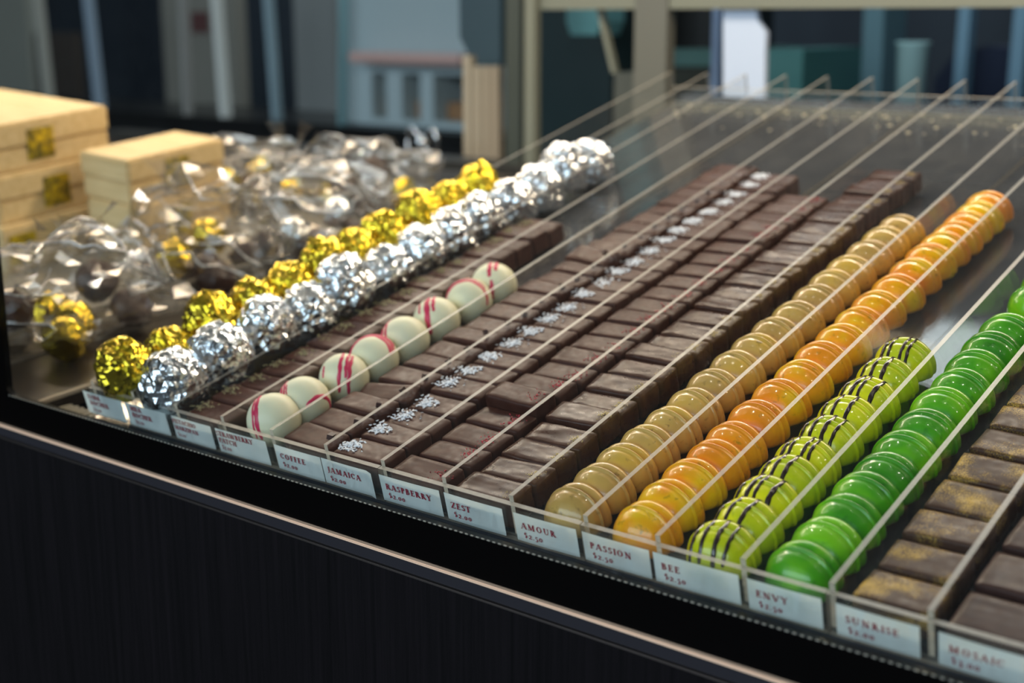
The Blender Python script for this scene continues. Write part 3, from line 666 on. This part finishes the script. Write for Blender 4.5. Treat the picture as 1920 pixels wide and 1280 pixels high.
# ------------------------------------------------------------------ cellophane bags on a clear tray
bt = empty('bag_tray', loc=(0, 0, Z0)); tag(bt, 'clear acrylic tray on the left deck holding the cellophane bags', 'tray')
def slab(name, x0, x1, y0, y1, z0, z1, mats, par):
    bm = bmesh.new(); vs = box(bm, x0, x1, y0, y1, z0, z1)
    for v in vs: v.co.z += dz(v.co.y)
    return mk(name, bm, mats, par)
slab('tray_floor', -.405, -.158, .035, .60, .0008, .003, M['acr_rail'], bt)
slab('tray_side', -.161, -.158, .035, .60, .003, .022, M['acr_side'], bt)
slab('tray_side_edge', -.1612, -.1578, .035, .60, .022, .0232, M['acr_rail'], bt)
slab('tray_lip', -.166, -.1575, .035, .60, .0, .0016, M['acr_rail'], bt)
slab('tray_front', -.405, -.158, .032, .035, .0008, .022, M['acr_rail'], bt)
def bag(center, sx, sy, sz, seed, label, rot=0.0, knot=None):
    random.seed(seed * 13)
    e = empty('cellophane_bag', Matrix.Translation(center) @ Matrix.Rotation(rot, 4, 'Z'))
    tag(e, label, 'bag', 'cellophane bags of chocolates')
    bm = bmesh.new(); bmesh.ops.create_icosphere(bm, subdivisions=4, radius=1.0); off = Vector((seed * 2.3, seed * 5.1, seed))
    for v in bm.verts:
        n = v.co.normalized()
        q = noise.voronoi(Vector((n.x * 1.7, n.y * 1.7, n.z * 1.3)) + off)[0]; a = (q[1] - q[0]) * .42
        q2 = noise.voronoi(n * 4.2 + off)[0]; a -= (q2[1] - q2[0]) * .11
        s = .84 + a + noise.noise(n * 1.3 + off) * .16 + random.uniform(-.018, .018)
        p = Vector((math.copysign(abs(n.x) ** .8, n.x) * sx, math.copysign(abs(n.y) ** .8, n.y) * sy, n.z * sz)) * s
        if p.z < 0: p.z *= .5
        v.co = p
    mn = min(v.co.z for v in bm.verts)
    for v in bm.verts: v.co.z -= mn
    vl = [v.co.copy() for v in bm.verts]; adj = {v.index: [x.other_vert(v).index for x in v.link_edges] for v in bm.verts}
    top = [i for i, c_ in enumerate(vl) if c_.z > sz * .45]
    mk('film', bm, M['cello'], e)
    bm = bmesh.new()
    for j in range(22):
        i = random.choice(top); d = Vector((random.uniform(-1, 1), random.uniform(-1, 1), 0)).normalized(); path = [i]
        for _ in range(random.randint(6, 18)):
            nx_ = max(adj[i], key=lambda q: (vl[q] - vl[i]).normalized().dot(d) + random.uniform(0, .10))
            if nx_ in path: break
            path.append(nx_); i = nx_
            if random.random() < .12: d = (d + Vector((random.uniform(-1, 1), random.uniform(-1, 1), random.uniform(-.5, .3)))).normalized()
        if len(path) > 3: tube(bm, [vl[q] * 1.015 for q in path], [random.uniform(.0003, .0015) * math.sin(math.pi * (k_ + .6) / (len(path) + .4)) + .0003 for k_ in range(len(path))], 5)
    o_ = mk('creases', bm, M['crease'], e, smooth=True); o_['kind'] = 'stuff'  # film folds drawn as pale tubes, with their highlights in the colour
    if knot:
        bm = bmesh.new(); k0 = Vector(knot)
        for j in range(9):
            d = Vector((random.uniform(-1, 1), random.uniform(-1, 1), random.uniform(-.1, .9))).normalized(); s = d.cross(Vector((0, 0, 1))).normalized()
            L = random.uniform(.02, .045); a = [bm.verts.new(k0 + s * .001), bm.verts.new(k0 - s * .001)]
            for t in (.4, .7, 1):
                w = .012 * t; zz = Vector((0, 0, random.uniform(-.004, .004)))
                b = [bm.verts.new(k0 + d * L * t + s * w + zz), bm.verts.new(k0 + d * L * t - s * w - zz)]
                bm.faces.new((a[0], a[1], b[1], b[0])); a = b
        mk('bag_neck', bm, M['cello'], e)
    return e
def bag_contents(center, sx, sy, n, seed, where, mats):
    random.seed(seed)
    for k in range(n):
        a = 2 * math.pi * k / n + random.random() * .6; rr = .55 if k else 0
        x, y = center.x + math.cos(a) * sx * rr, center.y + math.sin(a) * sy * rr
        mkd = mats[k % len(mats)]; pr = bagp[mkd][k % 2]; o = pr.copy(); COL.objects.link(o)
        lay = 0.0135 + (.020 if k % 3 == 2 else 0)
        o.matrix_world = Matrix.Translation((x, y, Z0 + dz(y) + .004 + lay)) @ Euler((random.random(), random.random(), random.random() * 6)).to_matrix().to_4x4()
        tag(o, '%s truffle inside the %s' % ({'gold': 'gold foil', 'darkfoil': 'plain brown', 'silver': 'silver foil'}[mkd], where), 'truffle', '%s truffles inside the %s' % (mkd.replace('darkfoil', 'brown'), where))
bagp = {k: [foil_ball(.0165, s, M[k], 'wrapped_truffle', 3), foil_ball(.0165, s + 1, M[k], 'wrapped_truffle', 3)] for k, s in (('gold', 31), ('darkfoil', 41), ('silver', 51))}
bags = [((135, 575), .012, .075, .085, .058, 2, 'clear cellophane bag nearest the black glass border', .3, (.01, .0, .075), ['gold', 'darkfoil', 'darkfoil'], 'cellophane bag nearest the black border'),
        ((385, 505), .014, .078, .074, .062, 5, 'clear crumpled cellophane bag in the middle, with bright creases', -.4, (-.03, -.02, .082), ['darkfoil', 'darkfoil', 'gold'], 'middle cellophane bag'),
        ((590, 478), .014, .078, .078, .066, 7, 'clear crumpled cellophane bag beside the gold foil truffles', .8, (-.02, .02, .085), ['darkfoil', 'darkfoil', 'silver'], 'cellophane bag beside the gold truffles'),
        ((690, 400), .020, .070, .070, .052, 9, 'clear cellophane bag farthest back, near the black rear band', .1, None, ['darkfoil', 'gold', 'darkfoil'], 'rearmost cellophane bag'),
        ((480, 375), .030, .080, .070, .050, 12, 'clear cellophane bag lying behind, beside the lower box stack', 1.2, None, ['darkfoil', 'gold', 'gold'], 'cellophane bag by the box stack')]
for (uv, zz, sx, sy, sz, seed, lab, rt, kn, mats, wh) in bags:
    c = atz(uv[0], uv[1], zz); c.z = Z0 + dz(c.y) + .0035
    bag(c, sx, sy, sz, seed, lab, rt, kn)
    bag_contents(c, sx, sy, 7, seed, wh, mats)
random.seed(99)
# crumbs gathered at the back ends of the trays
for ti in range(5):
    bm = bmesh.new(); xa, xb = XS[ti * 3] + .004, XS[ti * 3 + 3] - .004
    for _ in range(26):
        x = random.uniform(xa, xb); y = LEN - abs(random.gauss(0, .03)) - .006; s_ = random.uniform(.0012, .0042)
        if min(abs(x - q) for q in XS) < .0035: continue
        vs = bmesh.ops.create_icosphere(bm, subdivisions=1, radius=s_ / 2)['verts']
        for v in vs: v.co = Vector((v.co.x * random.uniform(.8, 1.5) + x, v.co.y + y, v.co.z * .5 + fz(y) + s_ * .25))
    cr_ = mk('crumbs', bm, flat('pale_crumbs', (196, 186, 160), .7)); cr_.matrix_world = MT
    tag(cr_, 'pale crumbs gathered at the back end of the ' + ['far left foil truffle tray', 'coffee and strawberry tray', 'raspberry and zest tray', 'orange and green bonbon tray', 'nearest right tray'][ti], 'crumbs', 'crumbs at the tray backs', 'stuff')

# ------------------------------------------------------------------ things behind the case (out of focus)
def thing_box(name, u0, v0, u1, v1, Y, th, mat, label, cat, bev=.004, group=None, to_floor=False):
    a, b = at(u0, v0, Y), at(u1, v1, Y); x0, x1 = sorted((a.x, b.x)); z0, z1 = sorted((a.z, b.z))
    if to_floor: z0 = 0.0
    e = boxobj(name, 0, x1 - x0, 0, th, 0, z1 - z0, mat, None, bev); e.location = (x0, Y, z0)
    return tag(e, label, cat, group)
# rear counter that carries the background things
def counter(name, u0, u1, v, Y, depth, mat, label):
    a = at(u0, v, Y); b = at(u1, v, Y); e = empty(name, loc=(min(a.x, b.x), Y, 0)); tag(e, label, 'counter')
    w = abs(b.x - a.x); boxobj('countertop', 0, w, 0, depth, a.z - .03, a.z, mat, e, .003)
    boxobj('counter_body', .01, w - .01, .02, depth, 0, a.z - .03, flat(name + '_body', (34, 34, 36), .5), e); return a.z
def vz(v, Y, u=960): return at(u, v, Y).z
# left: pale cabinet with dark openings, built in place of a mirror reflection
Yc = 1.55
def px(u, Y): return at(u, 200, Y).x
cabz0, cabz1 = vz(238, Yc, 770), vz(-60, Yc, 770)
cab = empty('reflection_cabinet', loc=(px(640, Yc), Yc, cabz0)); tag(cab, 'pale blue-grey cabinet with dark openings, standing in for a reflection behind the case', 'cabinet')
W = px(908, Yc) - px(640, Yc); Hc = cabz1 - cabz0; mpb = flat('pale_blue_paint', (176, 192, 196), .6)
hole_v0, hole_v1 = vz(225, Yc, 770) - cabz0, vz(138, Yc, 770) - cabz0
xs_h = [(0, 60), (92, 122), (150, 178), (205, 262)]
boxobj('cabinet_back', 0, W, .12, .14, 0, Hc, flat('cabinet_dark', (20, 18, 18), .6), cab)
boxobj('header', 0, W, 0, .12, hole_v1, Hc, mpb, cab); boxobj('cabinet_base', 0, W, 0, .12, 0, hole_v0, mpb, cab)
sc_ = W / 268; prev = 0
edges = [(0, 62), (90, 120), (154, 178), (262, 268)]
for a_, b_ in edges: boxobj('upright', a_ * sc_, b_ * sc_, 0, .12, hole_v0, hole_v1, mpb, cab)
boxobj('pink_shelf', .2 * W, W * .98, -.06, 0, vz(118, Yc, 770) - cabz0, vz(98, Yc, 770) - cabz0, flat('rose_enamel', (206, 172, 164), .35), cab, .006)
for k, (a_, b_) in enumerate(((63, 89), (121, 153), (179, 261))):
    o = boxobj('wooden_tray', 0, (b_ - a_) * sc_, 0, .05, 0, .035, flat('warm_brown', (150, 112, 78), .5)); o.location = (px(640, Yc) + a_ * sc_, Yc + .04, cabz0 + hole_v0 + .001)
    tag(o, 'brown wooden tray in the %s opening of the pale cabinet' % ('narrow left', 'middle', 'wide right')[k], 'tray', 'brown trays in the pale cabinet')
bot = min(vz(300, 1.5), cabz0) 
e = empty('back_counter', loc=(px(-200, 1.5), 1.5, 0)); tag(e, 'black back counter under the pale cabinet', 'counter')
wd = px(990, 1.5) - px(-200, 1.5)
boxobj('countertop', 0, wd, 0, .30, cabz0 - .03, cabz0 - .002, flat('black_top', (24, 24, 24), .3), e, .003); boxobj('counter_body', .01, wd, .02, .30, 0, cabz0 - .03, flat('black_body', (20, 19, 19), .6), e)
# bow shape added for a silvery reflection in front of the black counter
bm = bmesh.new()
for sgn in (-1, 1):
    pts = [Vector((sgn * .022 * math.sin(t) * 1.2, 0, .018 * math.sin(2 * t))) for t in [i * math.pi / 16 for i in range(17)]]
    tube(bm, pts, .0035, 6, 0, .5)
bmesh.ops.create_icosphere(bm, subdivisions=2, radius=.009)
bow = mk('reflection_bow', bm, M['silver'], smooth=True); bow.location = at(792, 268, .87); bow.location.z = Z0 + SILL + .0185 ; tag(bow, 'small silver bow shape standing in for a reflection at the rear sill', 'bow')
stnd = at(792, 268, .90)
# wooden slats and dark chute near the rear post
wb = empty('wooden_slat_bundle', loc=at(905, 420, .95)); tag(wb, 'tapering bundle of pale wooden slats standing by the rear post', 'slats')
z_ = wb.location.z
for k, (ua, ub, vt) in enumerate(((868, 884, 104), (886, 902, 124), (904, 918, 124), (920, 934, 124))):
    a, b = at(ua, vt, .95), at(ub, 420, .95); l0 = wb.location
    bm = bmesh.new(); box(bm, a.x - l0.x, b.x - l0.x, 0, .012, 0, a.z - z_); mk('slat', bm, flat('slat_wood%d' % k, (186 - k * 4, 170 - k * 5, 146 - k * 5), .6), wb)
def poly_thing(name, uvs, Y, th, mat, label, cat, group=None, zb=None, zt=None):
    P3 = [at(u, v, Y) for u, v in uvs]; vm = max(v for u, v in uvs); vn = min(v for u, v in uvs)
    for p, (u, v) in zip(P3, uvs):
        if zb is not None and v == vm: p.z = zb
        if zt is not None and v == vn: p.z = zt
    o0 = Vector((sum(p.x for p in P3) / len(P3), Y, min(p.z for p in P3)))
    bm = bmesh.new(); f0 = bm.faces.new([bm.verts.new(p - o0) for p in P3]); r = bmesh.ops.extrude_face_region(bm, geom=[f0])
    bmesh.ops.translate(bm, vec=(0, th, 0), verts=[v for v in r['geom'] if isinstance(v, bmesh.types.BMVert)])
    bmesh.ops.recalc_face_normals(bm, faces=bm.faces[:])
    o = mk(name, bm, mat); o.location = o0; return tag(o, label, cat, group)
poly_thing('hanging_chute', [(842, -70), (948, -70), (938, 124), (888, 122), (862, 70)], 1.0, .08, flat('slate_metal', (62, 80, 88), .4), 'dark slate chute hanging above the wooden slats', 'chute', zt=3.2)
poly_thing('tall_cabinet', [(1003, -60), (1148, -60), (1148, 460), (1003, 460)], 1.35, .3, flat('dark_teal', (30, 50, 52), .4), 'tall dark teal cabinet behind the rear frame', 'cabinet', zb=0)
poly_thing('hanging_banner', [(1062, -60), (1130, -60), (1128, 40), (1118, 66), (1070, 66), (1062, 40)], 1.2, .06, flat('pale_cyan', (126, 186, 190), .4), 'pale cyan banner hanging in front of the teal cabinet', 'banner', zt=3.2)
poly_thing('metal_strut', [(1112, -6), (1120, -6), (1154, 137), (1146, 137)], .8725, .01, M['rear_frame'], 'thin slanted metal strut between teal cabinet and grey post', 'strut')
poly_thing('grey_housing', [(1152, 136), (1190, 136), (1190, 480), (1152, 480)], 1.05, .05, flat('grey_housing', (104, 104, 94), .5), 'grey upright housing left of the rear post', 'housing', zb=0)
poly_thing('black_appliance', [(1246, 14), (1342, 14), (1342, 92), (1246, 92)], 1.5, .2, flat('appliance_black', (10, 12, 12), .4), 'black appliance on the teal shelf', 'appliance')
poly_thing('teal_shelf', [(1240, 92), (1345, 92), (1345, 124), (1240, 124)], 1.45, .3, flat('teal_shelf', (84, 122, 118), .4), 'teal shelf under the black appliance', 'shelf')
poly_thing('shelf_cabinet', [(1236, 124), (1350, 124), (1350, 480), (1236, 480)], 1.46, .3, flat('olive_dark', (48, 50, 38), .5), 'dark olive cabinet below the teal shelf', 'cabinet', zb=0)
poly_thing('white_cloth', [(1356, -8), (1414, -8), (1420, 38), (1436, 62), (1434, 100), (1432, 250), (1440, 330), (1356, 330)], .8715, .008, flat('white_linen', (206, 218, 240), .8), 'long white-blue cloth hanging behind the trays', 'cloth')
poly_thing('blue_strip', [(1336, 8), (1350, 8), (1350, 330), (1336, 330)], 1.10, .01, flat('blue_strip', (116, 140, 176), .5), 'narrow blue-grey strip left of the hanging cloth', 'strip', zb=0)
poly_thing('teal_box', [(1436, 92), (1506, 92), (1504, 420), (1436, 420)], 1.3, .2, flat('teal_box', (70, 128, 128), .5), 'teal box behind the right edge of the hanging cloth', 'box', zb=0)
poly_thing('pale_column', [(1622, -40), (1660, -40), (1660, 420), (1622, 420)], 1.8, .1, flat('pale_blue_column', (108, 146, 158), .5), 'pale blue column behind the paper cup', 'column', zb=0)
cu = at(1702, 240, 1.35); ct = at(1702, 78, 1.35); cr = (at(1738, 100, 1.35) - at(1666, 100, 1.35)).length * .40
bm = bmesh.new(); hh = ct.z - cu.z; lathe(bm, [(0, 0), (cr * .82, 0), (cr * .98, hh * .96), (cr * 1.06, hh * .97), (cr * 1.06, hh), (cr * .96, hh), (cr * .95, hh * .97), (0, hh * .9)], 32)
o = mk('paper_cup', bm, flat('pale_cup', (168, 208, 212), .5), smooth=True); o.location = cu; tag(o, 'large pale blue cup standing behind the right trays', 'cup')
tb = at(1702, 241, 1.35)
e = empty('rear_table', loc=(at(1520, 241, 1.25).x, 1.25, 0)); tag(e, 'dark rear table carrying the pale cup', 'table')
wt = 1.2; boxobj('tabletop', 0, wt, 0, .4, cu.z - .03, cu.z - .001, flat('navy_top', (30, 40, 58), .35), e, .003)
for sx_, sy_ in ((.03, .03), (wt - .06, .03), (.03, .35), (wt - .06, .35)): boxobj('leg', sx_, sx_ + .03, sy_, sy_ + .03, 0, cu.z - .03, M['black_soft'], e)
for k, (ua, ub, ut) in enumerate(((1784, 1806, 18), (1890, 1916, 16))):
    poly_thing('leaning_board', [(ua, 92), (ub, 92), (ub + ut, -30), (ua + ut, -30)], 1.7, .03, flat('pale_board%d' % k, (120, 160, 184), .5), 'pale board leaning in the %s, far right background' % ('darkness left of the corner', 'top right corner')[k], 'board', 'leaning pale boards', zb=0)
poly_thing('navy_armchair', [(1748, 420), (1752, 150), (1790, 100), (1850, 86), (1990, 96), (2040, 420)], 1.75, .5, flat('navy_fabric', (16, 30, 56), .8), 'navy armchair in the dark right background', 'armchair', zb=0)
# clear uprights at the left
for k, (u0, vt0, u1, v1, w, c) in enumerate(((56, -40, 80, 172, 9, (170, 168, 158)), (150, -40, 176, 190, 9, (150, 166, 182)), (332, -40, 345, 240, 6, (160, 158, 154)), (392, -40, 414, 262, 10, (225, 226, 220)), (490, -40, 510, 230, 8, (150, 172, 182)), (636, -40, 634, 230, 4, (140, 180, 186)))):
    poly_thing('glass_upright', [(u0, vt0), (u0 + w, vt0), (u1 + w, v1), (u1, v1)], 1.51, .02, flat('upright%d' % k, c, .3), ['grey glass upright above the left box stack', 'blue-grey glass upright between left stack and low stack', 'thin grey glass upright behind the low box stack', 'bright glass upright right of the low box stack', 'blue-grey glass upright above the middle bags', 'thin cyan glass upright beside the pale cabinet'][k], 'glass upright', 'glass uprights behind the left side', zb=cabz0 - .002)
gb = thing_box('grey_board', 296, -60, 448, 172, 1.9, .04, flat('warm_grey_board', (136, 132, 122), .7), 'warm grey board with a red print, left background', 'board', to_floor=True)
a_, b_ = at(348, 22, 1.88), at(382, 62, 1.88)
boxobj('red_print', a_.x - gb.location.x, b_.x - gb.location.x, -.004, .001, b_.z - gb.location.z, a_.z - gb.location.z, flat('dull_red', (96, 60, 58), .7), gb)
thing_box('pale_panel', -40, -60, 62, 180, 1.9, .04, flat('pale_panel', (136, 136, 126), .7), 'pale grey panel at the far left', 'panel', to_floor=True)
thing_box('brown_crate', 60, 60, 150, 230, 1.85, .03, flat('brown_crate', (58, 50, 44), .7), 'brown crate in the dark left background', 'crate', to_floor=True)
thing_box('white_carton', 545, -60, 632, 115, 1.85, .1, flat('white_carton', (138, 140, 138), .7), 'whitish carton left of the pale cabinet', 'carton', to_floor=True)
# ------------------------------------------------------------------ the shop room
def st(name, x0, x1, y0, y1, z0, z1, mat):
    o = boxobj(name, x0, x1, y0, y1, z0, z1, mat); o['kind'] = 'structure'; return o
st('floor', -6, 4, -4, 3.6, -.1, 0, flat('floor_stone', (60, 56, 54), .5))
mw_ = P('wall_paint_dark', rgb(40, 46, 52), .8)
n_ = mw_.noise(mw_.obj((1, 1, .15)), 1.4, 3); mw_.l(mw_.ramp(n_, [(.35, rgb(12, 20, 34)), (.65, rgb(44, 54, 64))]), mw_.b.inputs['Base Color'])
st('wall_back', -6, 4, 3.5, 3.6, 0, 3.2, mw_.m)
st('wall_left', -6.1, -6, -4, 3.6, 0, 3.2, flat('wall_grey', (90, 88, 84), .8))
st('wall_right', 4, 4.1, -4, 3.6, 0, 3.2, flat('wall_blue', (40, 48, 62), .8))
st('ceiling', -6, 4, -4, 3.6, 3.2, 3.3, flat('ceiling_white', (170, 166, 158), .8))
wm = flat('wall_front_grey', (60, 60, 64), .8)
st('wall_front', -6, 4, -4.1, -4, 0, 3.2, wm) 
# ------------------------------------------------------------------ light
def area(name, loc, target, sx, sy, col, e):
    d = bpy.data.lights.new(name, 'AREA'); d.shape = 'RECTANGLE'; d.size = sx; d.size_y = sy; d.color = col; d.energy = e
    o = bpy.data.objects.new(name, d); COL.objects.link(o); o.location = loc
    o.rotation_euler = (Vector(target) - Vector(loc)).to_track_quat('-Z', 'Y').to_euler(); return o
area('daylight_window', (.1, -3.7, 2.25), (.1, 0, 1.35), 6.5, 1.7, (.70, .86, 1.0), 165)
area('case_lamp_rear', (-.05, .60, Z0 + .495), (.0, .40, Z0), 2.0, .03, (1.0, .78, .55), 9.5)
#area('case_lamp_front', (.1, .10, Z0 + .445), (.1, .12, Z0), 2.0, .02, (1.0, .90, .76), 1.2)
area('background_fill', (-1.2, 2.2, 3.1), (-1.2, 2.2, 0), 3.0, 1.2, (.85, .95, 1.0), 42)  # added fill light that brightens the things behind the case
for i in range(9):
    for (y, z, e) in ((.10, .443, .55), (.62, .493, .7)):
        d = bpy.data.lights.new('case_led', 'POINT'); d.energy = e; d.color = (1, .9, .76); d.shadow_soft_size = .005
        o = bpy.data.objects.new('case_led', d); COL.objects.link(o); o.location = (-.9 + i * .24, y, Z0 + z)
w = bpy.data.worlds.new('world'); sc.world = w; w.use_nodes = True
w.node_tree.nodes['Background'].inputs[0].default_value = (.62, .78, 1, 1); w.node_tree.nodes['Background'].inputs[1].default_value = .15
# ------------------------------------------------------------------ render look
vs_ = sc.view_settings; vs_.view_transform = 'Standard'; vs_.look = 'None'; vs_.gamma = 1.0; vs_.exposure = 0.0; vs_.use_curve_mapping = False
sc.cycles.transparent_max_bounces = 64; sc.cycles.max_bounces = 10; sc.cycles.sample_clamp_indirect = 4.0
sc.cycles.use_denoising = True; sc.cycles.caustics_reflective = False; sc.cycles.caustics_refractive = False
